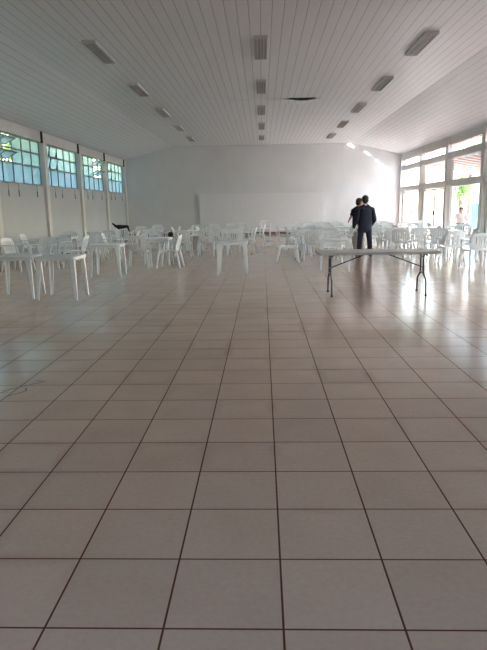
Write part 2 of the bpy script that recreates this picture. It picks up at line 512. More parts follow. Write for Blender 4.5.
onum = ['nearest', 'second', 'third', 'fourth', 'farthest']
for x in (-3.37, 0.0, 3.30):
    for i in range(5):
        o = LP if first else copy_tree(LP, None, LK)
        first = False
        o.location = (x, 13.28 + 4.06 * i, CEIL)
        tag(o, '%s unlit fluorescent ceiling light of the %s row' % (onum[i], rown[x]), 'ceiling light', 'ceiling lights in three rows')

# sagging plank; shade of its open gap painted as a thin black sheet
r = empty('ceiling_gap', (1.26, 19.42, CEIL))
bm = newbm()
n = 12
up = [bm.verts.new((-.42 + .84 * i / n, -.08, -.004)) for i in range(n + 1)]
up2 = [bm.verts.new((-.42 + .84 * i / n, .02 + .10 * math.sin(math.pi * i / n), -.004)) for i in range(n + 1)]
lo = [bm.verts.new((-.42 + .84 * i / n, -.08, -.001)) for i in range(n + 1)]
lo2 = [bm.verts.new((-.42 + .84 * i / n, .02 + .10 * math.sin(math.pi * i / n), -.001)) for i in range(n + 1)]
for i in range(n):
    bm.faces.new((up[i], up[i + 1], up2[i + 1], up2[i])); bm.faces.new((lo[i], lo2[i], lo2[i + 1], lo[i + 1]))
    bm.faces.new((up[i], lo[i], lo[i + 1], up[i + 1])); bm.faces.new((up2[i], up2[i + 1], lo2[i + 1], lo2[i]))
obj('gap_shade_sheet', bm, M['gap_shade'], r)
bm = newbm()
def sag(u, v):
    x = -.55 + 1.1 * u
    s = max(0, math.cos(math.pi * x / 1.1)) ** 1.5
    return (x, .02 + .9 * v, -.008 - .062 * s * (1 - v) ** 2), (0, 0, 1)
grid_sheet(bm, sag, 14, 8, .006)
obj('sagging_board', bm, M['ceiling'], r, True)
tag(r, 'sagging ceiling board with a gap painted dark right of the middle light row', 'ceiling gap')
# faint cross joint of the plank ceiling
st(obj('trim_40', box_bm(-1.0, .82, 19.40, 19.43, CEIL - .006, CEIL - .0005), M['beam']), 'thin cross joint strip in the plank ceiling left of the dark gap', 'trim')

# ------------------------------------------------------------------ plastic chairs
def chair_parts():
    r = empty('plastic_chair')
    m = M['plastic']
    # seat: dished, rounded front lip
    bm = newbm()
    def seat(u, v):
        x = (u - .5) * (.44 - .05 * (1 - v)) ; y = -.20 + .43 * v
        z = .425 - .02 * math.cos((u - .5) * math.pi) * math.sin(v * math.pi) + .012 * (v > .85) - .05 * max(0, v - .86) / .14 + .01
        return (x, y, z), (0, -.1 + .4 * (v > .9), 1)
    grid_sheet(bm, seat, 8, 10, .009)
    for s in (-1, 1):
        sweep(bm, [(s * .195, -.20, .415), (s * .222, .0, .415), (s * .225, .20, .40)], (.016, .04), 6)
    obj('seat', bm, m, r, True)
    # backrest: curved shell with slots
    bm = newbm()
    def bp(u, v):        # u -1..1 across, v 0..1 up
        half = .195 + .055 * v - .05 * max(0, v - .75) / .25 * abs(u) ** 4
        x = u * half
        y = -.205 - .115 * v - .045 * (1 - u * u) * (1 - .3 * v) + .02
        z = .425 + .40 * v - .035 * u * u * v
        return Vector((x, y, z))
    def strip(u0, u1, v0, v1, nu=2, nv=6):
        def fn(a, c):
            p = bp(u0 + (u1 - u0) * a, v0 + (v1 - v0) * c)
            n = Vector((p.x * .35, 1, .28))
            return p, n
        grid_sheet(bm, fn, nu, nv, .009)
    strip(-1, 1, .80, 1, 12, 3)
    strip(-1, 1, 0, .16, 12, 2)
    strip(-1, -.80, .16, .80); strip(.80, 1, .16, .80)
    for i in range(6):
        c = -.665 + 1.33 * i / 5
        strip(c - .088, c + .088, .16, .80, 1, 6)
    obj('backrest', bm, m, r, True)
    for s in (-1, 1):
        bm = newbm()
        sweep(bm, [(s * .232, -.285, .645), (s * .268, -.18, .655), (s * .288, .0, .652), (s * .286, .12, .645), (s * .278, .185, .615)],
              [(.03, .02), (.045, .018), (.055, .018), (.055, .018), (.05, .022)], 8)
        obj('armrest', bm, m, r, True)
        bm = newbm()
        sweep(bm, [(s * .275, .185, .63), (s * .262, .205, .52), (s * .245, .215, .41), (s * .262, .25, .2), (s * .275, .275, 0)],
              [(.05, .03), (.045, .036), (.06, .05), (.05, .042), (.036, .034)], 8, up=Vector((0, 1, 0)))
        obj('front_leg', bm, m, r, True)
        bm = newbm()
        sweep(bm, [(s * .205, -.225, .47), (s * .215, -.235, .38), (s * .235, -.28, .18), (s * .25, -.315, 0)],
              [(.05, .03), (.058, .048), (.048, .042), (.034, .034)], 8, up=Vector((0, 1, 0)))
        obj('rear_leg', bm, m, r, True)
    return r

def table_parts():
    r = empty('plastic_table')
    m = M['table_plastic']
    bm = newbm()
    box(bm, -.35, .35, -.35, .35, .70, .72)
    vert_edges = [e for e in bm.edges if abs(e.verts[0].co.z - e.verts[1].co.z) > .01]
    bmesh.ops.bevel(bm, geom=vert_edges, offset=.06, segments=4, profile=.5, affect='EDGES')
    for a in (-1, 1):
        box(bm, -.29, .29, a * .335 - .008, a * .335 + .008, .665, .70)
        box(bm, a * .335 - .008, a * .335 + .008, -.29, .29, .665, .70)
        box(bm, -.3, .3, a * .12 - .005, a * .12 + .005, .675, .70)
    obj('tabletop', bm, m, r)
    for sx in (-1, 1):
        for sy in (-1, 1):
            bm = newbm()
            def ring(x, y, z, w, t):
                # L section, opening inwards
                pts = [(0, 0), (-w, 0), (-w, -t), (-t, -t), (-t, -w), (0, -w)]
                return [bm.verts.new((sx * (x + px), sy * (y + py), z)) for px, py in pts]
            rs = [ring(.315, .315, .70, .105, .013), ring(.32, .32, .60, .075, .013), ring(.33, .33, .3, .058, .013), ring(.34, .34, 0, .042, .013)]
            for a, c in zip(rs, rs[1:]):
                for i in range(6): bm.faces.new((a[i], a[(i + 1) % 6], c[(i + 1) % 6], c[i]))
            bm.faces.new(rs[0][::-1]); bm.faces.new(rs[-1])
            obj('leg', bm, m, r)
    return r

# (x, y, facing) in rows; facing 0 looks to the end wall, 180 to the viewpoint, 90 to the left
CHAIRS = {
 'left': [(-6.14, 14.81, -105), (-5.4, 14.59, 176), (-5.52, 16.03, 150), (-4.89, 15.57, 88), (-4.95, 17.56, 180), (-5.01, 19, 170), (-5.02, 21.53, 200), (-4.29, 17.16, -85), (-4.13, 18.5, 95), (-3.16, 15.24, 4), (-2.38, 15.2, 86), (-4.42, 25, 178), (-3.35, 22.12, 92), (-4.68, 23, 185), (-3.62, 19.4, 182), (-6.09, 18.6, 180), (-6.68, 17.3, -90)],
 'middle': [(-2.47, 18.61, 3), (-1.71, 18.49, -3), (-2.64, 24, 180), (-2.04, 24.97, 174), (-1.31, 25.23, 180), (-0.84, 26, 176), (-0.2, 23.6, 85), (-1.32, 19.2, 0), (-0.84, 18.6, 4), (-0.51, 20.0, 88), (-2.03, 21.6, -92), (-2.92, 21.47, -88)],
 'aisle': [(0.68, 16.2, -88), (1.14, 17.9, 10), (1.38, 16.9, 0), (1.07, 19.96, -85), (1.58, 20.54, 170), (1.82, 19.2, 5), (2.08, 18.2, -10), (2.67, 20.2, 90), (1.34, 23.23, 180), (1.9, 24.16, 184), (2.55, 24.59, 176), (3.01, 23.97, 180), (3.48, 23.18, 150), (0.84, 22.35, -90), (2.34, 21.4, 180), (2.25, 17.2, 95), (1.8, 16.0, 180), (1.64, 26.5, 180), (2.46, 27.0, 178), (3.21, 26.8, 185)],
 'glass': [(3.85, 20.48, 180), (4.71, 22.5, 185), (3.85, 18.4, 10), (4.59, 19.8, -80), (5.62, 24.01, 180), (4.45, 17.6, 2), (5.09, 18.6, 92), (6.2, 21.6, -88), (4.77, 16.64, 150), (4.65, 15.0, 5), (5.34, 16.12, 88), (4.89, 13.9, 3), (5.85, 15.54, 95), (4.98, 25, 176), (5.5, 22, 182), (6.48, 24.5, 180), (3.84, 16.8, -20), (4.14, 23.17, 170), (5.86, 18.6, 170), (6.52, 19.6, 175)],
}
TABLES = [(-3.43, 10.06, 0), (-4.25, 10.22, 4), (-3.47, 13.3, 2), (-2.78, 15.95, 0), (-0.68, 13.5, 0), (1.66, 13.9, -6), (-5.79, 17.27, 0), (-5.72, 20.97, 0), (-3.91, 21.41, 0), (-2.34, 20.6, 0), (-1.15, 21.6, 0), (-1.09, 23.6, 0), (1.64, 21.95, 0), (2.2, 22.99, 0), (2.91, 22.28, 0), (4.76, 23.81, 0), (4.62, 20.92, 0), (5.47, 20.2, 0), (5.34, 17.6, 0)]

ORD = ['leftmost', 'second', 'third', 'fourth', 'fifth', 'sixth', 'seventh', 'eighth', 'ninth', 'tenth']
def facing_word(a):
    a = (a + 180) % 360 - 180
    if abs(a) < 45: return 'seen from behind'
    if abs(a) > 135: return 'seen from the front'
    return 'facing left' if a > 0 else 'facing right'
PLACE = {'left': 'along the left wall', 'middle': 'left of the aisle', 'aisle': 'right of the aisle', 'glass': 'by the glass doors'}
ROWN = ['front', 'second', 'third', 'fourth', 'back']
SPECIAL = {}
CP = chair_parts(); CK = children(CP)
first = True
for g, lst in CHAIRS.items():
    idx = sorted(range(len(lst)), key=lambda i: lst[i][1])
    nr = 4 if len(lst) > 15 else 3
    per = math.ceil(len(lst) / nr)
    for rI in range(nr):
        row = sorted(idx[rI * per:(rI + 1) * per], key=lambda i: lst[i][0] / lst[i][1])
        rname = (['front', 'second', 'third', 'back'] if nr == 4 else ['front', 'middle', 'back'])[rI]
        for q, i in enumerate(row):
            x, y, a = lst[i]
            o = CP if first else copy_tree(CP, None, CK)
            first = False
            o.location = (x, y, 0); o.rotation_euler = (0, 0, R(a))
            pos = ORD[q] + ' from left' if q else 'leftmost'
            if q == len(row) - 1: pos = 'rightmost'
            lab = 'white armchair %s, %s, %s, %s row' % (PLACE[g], facing_word(a), pos, rname)
            if (x, y) == (-5.02, 21.53): lab = 'white plastic armchair with a black jacket over it near the left wall'
            if (x, y) == (-3.35, 22.12): lab = 'white plastic armchair facing left with a dark bag on its seat'
            tag(o, lab, 'chair', 'white plastic armchairs ' + PLACE[g])
# the lone chair by the end wall
o = copy_tree(CP, None, CK); o.location = (.12, 30.2, 0); o.rotation_euler = (0, 0, R(180))
tag(o, 'lone white plastic armchair at the far end of the open aisle', 'chair')

TL = {0: 'nearest square white plastic table, right one of the pair at far left', 1: 'square white plastic table cut by the left edge of the photo',
      2: 'square white plastic table behind the near pair on the left', 3: 'square white plastic table beside the side view armchair left of the aisle',
      4: 'square white plastic table standing alone at the front beside the aisle', 5: 'square white plastic table just behind the long folding table'}
TP = table_parts(); TK = children(TP)
rest = {'left of the hall': [6, 7, 8], 'left of the aisle': [9, 10, 11], 'right of the aisle': [12, 13, 14], 'by the glass doors': [18, 17, 16, 15]}
for pl, ids in rest.items():
    ids2 = sorted(ids, key=lambda i: TABLES[i][1])
    for q, i in enumerate(ids2):
        TL[i] = 'square white plastic table among armchairs %s, %s the viewer' % (pl, ['nearest to', 'second nearest to', 'third nearest to'][q] if q < len(ids2) - 1 else 'farthest from')
for i, (x, y, a) in enumerate(TABLES):
    o = TP if i == 0 else copy_tree(TP, None, TK)
    o.location = (x, y, 0); o.rotation_euler = (0, 0, R(a))
    tag(o, TL[i], 'table', 'square white plastic tables')

# ------------------------------------------------------------------ folding table
ft = empty('folding_table', (1.89, 10.04, 0))
tag(ft, 'long white folding table with dark navy metal legs in front of two people', 'table')
bm = newbm()
box(bm, -.985, .985, -.37, .37, .685, .73)
ve = [e for e in bm.edges if abs(e.verts[0].co.z - e.verts[1].co.z) > .01]
bmesh.ops.bevel(bm, geom=ve, offset=.05, segments=4, profile=.5, affect='EDGES')
he = [e for e in bm.edges if abs(e.verts[0].co.z - e.verts[1].co.z) < .001 and len(e.link_faces) == 2 and e.calc_face_angle(0) > 1]
bmesh.ops.bevel(bm, geom=he, offset=.008, segments=2, profile=.5, affect='EDGES')
obj('tabletop', bm, M['resin'], ft)
for s in (-1, 1):
    bm = newbm()
    box(bm, s * .30 - .5 * .0 - .0, s * .30 + .001, -.0005, .0005, .68, .684)
    bm.free()
    lx = s * .765
    bm = newbm()
    for q in (-1, 1):
        pts = [(lx, q * .10, .685), (lx, q * .10, .36)]
        pts += [(lx, q * (.10 + .175 * t * t * (3 - 2 * t)), .36 - .12 * t - .0) for t in (.35, .7, 1)]
        pts += [(lx, q * .285, .12), (lx, q * .29, .012)]
        sweep(bm, pts, (.028, .028), 8, power=1)
    sweep(bm, [(lx, -.10, .62), (lx, .10, .62)], (.026, .026), 8, power=1, up=Vector((0, 0, 1)))
    sweep(bm, [(lx, -.10, .36), (lx, .10, .36)], (.026, .026), 8, power=1)
    sweep(bm, [(lx, -.275, .665), (lx, .275, .665)], (.03, .03), 8, power=1)
    lg = obj('leg_frame', bm, M['navy_steel'], ft, True)
    for q in (-1, 1):
        bm = newbm(); lathe(bm, [(.02, 0), (.02, .03), (.016, .04)], 10, (lx, q * .29, 0))
        obj('foot_cap', bm, M['dark'], lg)
    bm = newbm()
    sweep(bm, [(lx, 0, .45), (s * .17, 0, .675)], (.02, .02), 8, power=1)
    sweep(bm, [(lx, -.11, .45), (lx, .11, .45)], (.02, .02), 8, power=1)
    sweep(bm, [(s * .17, -.2, .677), (s * .17, .2, .677)], (.02, .02), 8, power=1)
    obj('brace', bm, M['navy_steel'], ft, True)

# ------------------------------------------------------------------ people
def capsule(bm, a, b, ra, rb, n=14, sx=1.0, sy=1.0):
    """tapered round-ended limb from a to b; sx/sy flatten in world x/y about the axis"""
    a, b = Vector(a), Vector(b)
    ax = (b - a); L = ax.length
    if L < 1e-6: ax = Vector((0, 0, 1)); L = 1e-4
    ax.normalize()
    q = ax.to_track_quat('Z', 'Y')
    prof = []
    for i in range(5):
        t = math.pi / 2 * i / 4
        prof.append((ra * math.sin(t), -ra * math.cos(t)))
    for i in range(5):
        t = math.pi / 2 * i / 4
        prof.append((rb * math.cos(t), L + rb * math.sin(t)))
    rings = []
    for r, z in prof:
        r = max(r, 1e-4)
        ring = []
        for k in range(n):
            v = q @ Vector((r * math.cos(2 * math.pi * k / n), r * math.sin(2 * math.pi * k / n), z))
            ring.append(bm.verts.new((a.x + v.x * sx, a.y + v.y * sy, a.z + v.z)))
        rings.append(ring)
    for u, w in zip(rings, rings[1:]):
        for k in range(n):
            bm.faces.new((u[k], u[(k + 1) % n], w[(k + 1) % n], w[k]))
    bm.faces.new(rings[0][::-1]); bm.faces.new(rings[-1])

def ell(bm, c, r, rot=None):
    mtx = Matrix.Translation(Vector(c)) @ (rot.to_matrix().to_4x4() if rot else Matrix.Identity(4)) @ Matrix.Diagonal((*r, 1))
    bmesh.ops.create_uvsphere(bm, u_segments=16, v_segments=10, radius=1, matrix=mtx)

def remeshed(name, bm, m, parent, vox=.011, smooth=4):
    o = obj(name, bm, m, parent)
    md = o.modifiers.new('r', 'REMESH'); md.mode = 'VOXEL'; md.voxel_size = vox; md.use_smooth_shade = True
    ms = o.modifiers.new('s', 'SMOOTH'); ms.iterations = smooth; ms.factor = .5
    dg = bpy.context.evaluated_depsgraph_get()
    me = bpy.data.meshes.new_from_object(o.evaluated_get(dg))
    o.modifiers.clear()
    o.data = me
    for p in me.polygons: p.use_smooth = True
    if not me.materials: me.materials.append(m)
    return o

def hand(bm, wrist, direction, normal, thumb, curl=25, s=1.0):
    """palm plus four fingers of unequal length and a thumb; all chains start inside the palm"""
    d = Vector(direction).normalized(); nrm = Vector(normal).normalized()
    side = d.cross(nrm).normalized()
    nrm = side.cross(d).normalized()
    if side.dot(Vector(thumb)) < 0: tside = -side
    else: tside = side
    w = Vector(wrist)
    for k in range(4):
        off = (k - 1.5) * .019 * s
        capsule(bm, w + side * off * .6 + d * .012, w + side * off + d * .085 * s, .013 * s, .0115 * s, 8)
    order = [1, 0.95, .88, .72] if side.dot(tside) < 0 else [.72, .88, .95, 1]
    lens = [.075, .083, .078, .062]
    seq = range(4)
    for k in seq:
        off = (k - 1.5) * .020 * s
        kk = k if side.dot(tside) < 0 else 3 - k
        ln = lens[kk] * s
        p0 = w + side * off + d * .075 * s
        c1 = R(curl * .6); c2 = R(curl * 1.6); c3 = R(curl * 2.3)
        p1 = p0 + (d * math.cos(c1) + nrm * math.sin(c1)) * ln * .5 + side * off * .1
        p2 = p1 + (d * math.cos(c2) + nrm * math.sin(c2)) * ln * .32
        p3 = p2 + (d * math.cos(c3) + nrm * math.sin(c3)) * ln * .24
        capsule(bm, p0, p1, .0095 * s, .0085 * s, 8); capsule(bm, p1, p2, .0085 * s, .008 * s, 8); capsule(bm, p2, p3, .008 * s, .007 * s, 8)
    t0 = w + tside * .016 * s + d * .02
    t1 = t0 + (tside * .8 + d * .7 + nrm * .25).normalized() * .042 * s
    t2 = t1 + (tside * .3 + d * 1 + nrm * .35).normalized() * .034 * s
    capsule(bm, t0, t1, .013 * s, .0105 * s, 8); capsule(bm, t1, t2, .010 * s, .008 * s, 8)

def head(bm, c, yaw):
    """head with brow, nose, lips, chin, ears, looking along +Y rotated by yaw"""
    rot = Euler((0, 0, yaw))
    c = Vector(c)
    def P(x, y, z):
        v = Vector((x, y, z)) * 1.12; v.rotate(rot); return c + v
    def E(p, r): ell(bm, P(*p), [q * 1.12 for q in r], rot)
    E((0, -.005, .035), (.076, .096, .088))
    E((0, .018, -.035), (.060, .072, .075))
    E((0, .055, -.088), (.030, .030, .024))
    E((0, .083, .022), (.048, .016, .012))
    capsule(bm, P(0, .088, .012), P(0, .110, -.022), .009, .014, 8)
    E((0, .088, -.054), (.024, .012, .006)); E((0, .086, -.066), (.021, .012, .007))
    for s in (-1, 1):
        E((s * .078, -.002, -.006), (.010, .022, .032))
        E((s * .040, .060, -.020), (.022, .022, .020))
    return P, rot

def hair_cap(bm, P, rot, back=.0):
    ell(bm, P(0, -.014, .046), (.098, .112, .095), rot)
    ell(bm, P(0, -.046, -.005), (.088, .074, .088), rot)

def build_person(name, loc, rz, J, head_yaw, skin, top_m, leg_m, label, hem, sleeve, jacket=True, shoe_m=None, bare_arm=False, collar_m=None, seated=False, curl=25, scale=1.0):
    root = empty(name, loc, rz)
    root.scale = (scale,) * 3
    tag(root, label, 'person')
    # ---- body: one continuous surface
    bm = newbm()
    pel, chest = Vector(J['pelvis']), Vector(J['chest'])
    nk = Vector(J['neck'])
    capsule(bm, pel, chest, .115, .125, 16, 1.25, .85)
    ell(bm, chest + Vector((0, 0, .03)), (.165, .10, .15))
    capsule(bm, chest + Vector((0, 0, .1)), nk + Vector((0, .01, .07)), .06, .052, 12)
    P, rot = head(bm, J['head'], head_yaw)
    for s, t in ((-1, 'l'), (1, 'r')):
        sh, el, wr = J['sh_' + t], J['el_' + t], J['wr_' + t]
        capsule(bm, chest + Vector((s * .06, 0, .06)), sh, .06, .05)
        capsule(bm, sh, el, .048, .036); capsule(bm, el, wr, .036, .025)
        hd = Vector(J.get('hd_' + t, Vector(wr) - Vector(el)))
        hand(bm, wr, hd, J.get('hn_' + t, (-s, .3, 0)), J.get('ht_' + t, (0, 1, 0)), curl)
        hp, kn, an = J['hip_' + t], J['kn_' + t], J['an_' + t]
        capsule(bm, hp, kn, .085, .055); capsule(bm, kn, an, .055, .036)
        ft_ = Vector(J.get('toe_' + t, (an[0] + s * .03, an[1] + .15, .035)))
        capsule(bm, Vector(an) + Vector((0, -.02, -.05)), ft_, .036, .03, 10)
    remeshed('body', bm, skin, root, .0065, 3)
    # ---- eyes
    for s in (-1, 1):
        bm = newbm(); ell(bm, P(s * .030, .080, .008), (.012, .008, .008), rot)
        obj('eye', bm, M['eye'], root, True)
    # ---- hair
    bm = newbm(); hair_cap(bm, P, rot)
    # keep hair off the face
    h = remeshed('hair', bm, M['hair'], root, .009, 2)
    # ---- trousers
    bm = newbm()
    ell(bm, pel + Vector((0, -.01, -.02)), (.165, .118, .15))
    for t in 'lr':
        hp, kn, an = Vector(J['hip_' + t]), Vector(J['kn_' + t]), Vector(J['an_' + t])
        capsule(bm, hp, kn, .100, .078); capsule(bm, kn, an + (kn - an).normalized() * .03, .078, .066)
    remeshed('trousers', bm, leg_m, root, .011, 3)
    # ---- top
    bm = newbm()
    hemv = Vector(hem)
    grow = 1.0 if jacket else .93
    capsule(bm, hemv, chest, .158 * grow, .158 * grow, 18, 1.26, .9)
    ell(bm, chest + Vector((0, -.005, .05)), (.195 * grow, .135 * grow, .15))
    for s in (-1, 1):
        capsule(bm, nk + Vector((s * .045, -.01, -.01)), chest + Vector((s * .15, 0, .07)), .060, .085)
    for s, t in ((-1, 'l'), (1, 'r')):
        sh, el, wr = Vector(J['sh_' + t]), Vector(J['el_' + t]), Vector(J['wr_' + t])
        capsule(bm, chest + Vector((s * .08, 0, .04)), sh, .085 * grow, .072 * grow)
        if sleeve == 'long':
            capsule(bm, sh, el, .076, .064); capsule(bm, el, el.lerp(wr, .88), .064, .050)
        else:
            capsule(bm, sh, sh.lerp(el, .62), .066, .060)
    remeshed('jacket' if jacket else 'shirt', bm, top_m, root, .011, 3)
    if collar_m:
        bm = newbm()
        lathe(bm, [(.066, -.02), (.068, .02), (.063, .035)], 16, (nk.x, nk.y + .005, nk.z + .012))
        obj('collar', bm, collar_m, root, True)
    # ---- shoes
    for s, t in ((-1, 'l'), (1, 'r')):
        an = Vector(J['an_' + t]); ft_ = Vector(J.get('toe_' + t, (an.x + s * .03, an.y + .15, .035)))
        fl = Vector((an.x, an.y, 0))
        bm = newbm()
        d = (ft_ - an); d.z = 0; d.normalize()
        capsule(bm, (an.x - d.x * .05, an.y - d.y * .05, .046), (an.x + d.x * .17, an.y + d.y * .17, .042), .046, .042, 12)
        capsule(bm, (an.x, an.y, .05), (an.x, an.y, .10), .048, .045, 12)
        remeshed('shoe', bm, shoe_m or M['shoe'], root, .009, 2)
    return root

# man in the dark suit, back to the viewer, hands together in front of him
J = dict(pelvis=(0, 0, .93), chest=(0, .0, 1.27), neck=(0, .0, 1.46), head=(0, .045, 1.615),
         sh_l=(-.20, 0, 1.34), el_l=(-.255, -.03, 1.06), wr_l=(-.19, .19, .95), sh_r=(.20, 0, 1.34), el_r=(.265, -.03, 1.05), wr_r=(.21, .16, .89),
         hip_l=(-.095, 0, .90), kn_l=(-.135, .03, .49), an_l=(-.155, .04, .085), hip_r=(.095, 0, .90), kn_r=(.135, .0, .49), an_r=(.16, -.08, .085))
build_person('person', (2.97, 17.62, 0), R(3), J, R(-4), M['skin'], M['suit'], M['suit_leg'],
             'person in a dark navy suit seen from behind, standing behind the folding table', (0, -.005, .84), 'long', True, collar_m=M['collar'])
# second person, black top, turned to the man, left arm swung out
J = dict(pelvis=(0, 0, .93), chest=(0, .0, 1.235), neck=(0, .0, 1.41), head=(.02, .03, 1.555),
         sh_l=(-.16, 0, 1.315), el_l=(-.225, -.03, 1.13), wr_l=(-.305, .15, 1.01), sh_r=(.16, 0, 1.315), el_r=(.235, -.05, 1.12), wr_r=(.16, -.12, .92),
         hd_r=(-.2, -.3, -.8), hn_r=(-1, .2, 0), ht_r=(0, -1, 0),
         hip_l=(-.09, 0, .90), kn_l=(-.10, .03, .49), an_l=(-.11, .02, .085), hip_r=(.09, 0, .90), kn_r=(.10, .02, .49), an_r=(.11, .0, .085))
build_person('person', (2.96, 18.78, 0), R(-14), J, R(-48), M['skin_light'], M['shirt'], M['khaki'],
             'person in a black top and beige trousers holding a folded paper beside the suited person', (0, -.005, .84), 'short', False)
# the sheet in that person's right hand
bm = newbm()
def sheet(u, v):
    return ((u - .5) * .085, .012 * math.sin(u * 3), (v - .5) * .29), (0, 1, 0)
grid_sheet(bm, sheet, 6, 4, .002)
o = obj('paper_sheet', bm, M['paper'], None)
o.location = (2.875, 18.51, .82); o.rotation_euler = (R(8), R(24), R(-10))
tag(o, 'narrow folded white paper held low by the person in the black top', 'paper')

# person sitting outside, seen through the open glass door
bench = empty('bench', (8.80, 27.2, -.03))
tag(bench, 'pale concrete bench on the patio outside the open glass door', 'bench')
obj('seat_slab', bevel(box_bm(-.7, .7, -.2, .2, .36, .425), .01), M['conc'], bench)
for s in (-1, 1):
    obj('leg', box_bm(s * .5 - .06, s * .5 + .06, -.17, .17, 0, .36), M['conc'], bench)
J = dict(pelvis=(0, 0, .60), chest=(0, .04, .90), neck=(0, .08, 1.07), head=(0, .15, 1.21),
         sh_l=(-.19, .05, 1.01), el_l=(-.26, .15, .76), wr_l=(-.20, .40, .66), sh_r=(.19, .05, 1.01), el_r=(.26, .15, .76), wr_r=(.19, .40, .66),
         hip_l=(-.10, .02, .56), kn_l=(-.13, .44, .52), an_l=(-.13, .46, .085), hip_r=(.10, .02, .56), kn_r=(.13, .44, .52), an_r=(.13, .46, .085))
build_person('person', (8.80, 27.12, -.03), R(160), J, 0, M['skin_light'], M['pink'], M['suit_leg'],
             'person in a pale pink shirt sitting on the patio outside the open door', (0, .0, .64), 'short', False)

# ------------------------------------------------------------------ small things among the chairs
def drape(name, loc, rz, label, cat, m, pts, vox=.012):
    bm = newbm()
    for a, b, ra, rb, sx, sy in pts: capsule(bm, a, b, ra, rb, 12, sx, sy)
    o = remeshed(name, bm, m, None, vox, 3)
    o.location = loc; o.rotation_euler = (0, 0, rz)
    tag(o, label, cat); return o
drape('draped_jacket', (-5.02, 21.53, 0), R(200), 'black jacket hanging over the armchair near the left wall', 'jacket', M['black_cloth'],
      [((-.22, -.34, .86), (.10, -.34, .84), .05, .085, 1, 1), ((.05, -.34, .85), (.22, -.34, .88), .085, .04, 1, 1), ((.2, -.34, .88), (.30, -.36, .97), .045, .03, 1, 1), ((-.02, -.37, .84), (-.04, -.40, .50), .06, .075, 1.1, .5), ((-.22, -.34, .85), (-.27, -.38, .70), .045, .035, 1, .7)])
bg = empty('bag', (-3.35, 22.12, .425), R(92)); tag(bg, 'small dark bag lying on the seat of the armchair facing left', 'bag')
bm = newbm(); box(bm, -.15, .15, -.13, .10, .01, .2); bevel(bm, .04, 3); obj('bag_body', bm, M['black_cloth'], bg, True)
bm = newbm(); sweep(bm, [(-.08, 0, .195), (-.06, 0, .26), (.06, 0, .26), (.08, 0, .195)], (.015, .015), 6); obj('bag_handle', bm, M['black_cloth'], bg, True)
def cup(x, y, z, label):
    r = obj('plastic_cup', (lambda b: (lathe(b, [(.028, 0), (.04, .11), (.042, .112), (.036, .11), (.026, .006)], 14), b)[1])(newbm()), M['cup'], None, True)
    r.location = (x, y, z); tag(r, label, 'cup')
cup(-3.95, 21.5, .72, 'white plastic cup standing on a table near the middle of the left group')
cup(-2.3, 20.55, .72, 'white plastic cup on the table behind two armchairs seen from behind')
# thin dark outline on the tiles
bm = newbm()
def line(a, b, w=.008):
    a, b = Vector((*a, 0)), Vector((*b, 0)); n = (b - a).normalized().cross(Vector((0, 0, 1))) * w
    vs = [bm.verts.new((p.x, p.y, z)) for z in (.0004, .0012) for p in (a - n, b - n, b + n, a + n)]
    for f in ((0, 3, 2, 1), (4, 5, 6, 7), (0, 1, 5, 4), (1, 2, 6, 5), (2, 3, 7, 6), (3, 0, 4, 7)): bm.faces.new([vs[i] for i in f])
line((-2.19, 4.72), (-1.93, 5.0)); line((-1.93, 5.0), (-2.02, 5.02)); line((-2.09, 4.58), (-1.99, 4.72)); line((-1.99, 4.72), (-2.02, 4.80)); line((-2.30, 4.62), (-2.14, 4.70))
tag(obj('floor_outline', bm, M['tile_outline']), 'thin dark outline on the tiles at the left edge', 'mark')

# ------------------------------------------------------------------ outside
st(obj('ground_patio', box_bm(7.72, 26, 25.5, 46, -.25, -.03), M['bounce_patio']), 'pale patio outside the far glass doors, lightened to bounce sun inside', 'patio')  # ground split into pale and dark tones to steer bounced sunlight
st(obj('ground_paving', box_bm(7.72, 26, 2, 25.5, -.25, -.10), M['patio']), 'paving outside the near glass doors, darkened to cut bounced light', 'paving')
st(obj('ground_lawn', box_bm(26, 70, -20, 90, -.25, -.10), M['lawn']), 'pale ground beyond the patio', 'ground')
st(obj('ground_side', box_bm(-40, -7.72, -10, 60, -.25, -.10), M['grass']), 'grass strip outside the left windows', 'ground')
st(obj('ground_front', box_bm(-7.7, 7.7, -40, Y0 - .22, -.25, -.10), M['front_bounce']), 'unseen ground added outside the rear doorway to bounce warm light', 'ground')  # unseen ground put in to bounce warm light through the doorway
pr = empty('porch_roof', (7.70, 0, 0)); tag(pr, 'terracotta porch roof with white rafters outside the right windows', 'roof')
PX0, PX1, PZ0, PZ1 = 0.0, 4.0, 3.34, 2.62
bm = newbm()
ny = 104
def tile(u, v):
    x = PX0 + (PX1 - PX0) * v; z = PZ0 + (PZ1 - PZ0) * v + .05 + .022 * math.sin(u * ny * math.pi)
    return (x, 9 + 21.5 * u, z), (.18, 0, 1)
grid_sheet(bm, tile, ny * 4, 4, .02)
obj('tile_sheet', bm, M['rooftile'], pr)
for i in range(27):
    y = 9.1 + i * .80
    bm = newbm()
    vs = box(bm, PX0, PX1, y - .05, y + .05, .02, .065)
    for v in vs: v.co.z += PZ0 - .035 + (PZ1 - PZ0) * (v.co.x - PX0) / (PX1 - PX0)
    obj('rafter', bm, M['rafter'], pr)
obj('eave_beam', box_bm(PX1 - .12, PX1 - .02, 9, 30.4, 2.46, 2.56), M['rafter'], pr)
for i in range(4):
    obj('post', box_bm(PX1 - .13, PX1 - .01, 9.3 + 6.5 * i - .06, 9.3 + 6.5 * i + .06, -.10, 2.47), M['rafter'], pr)
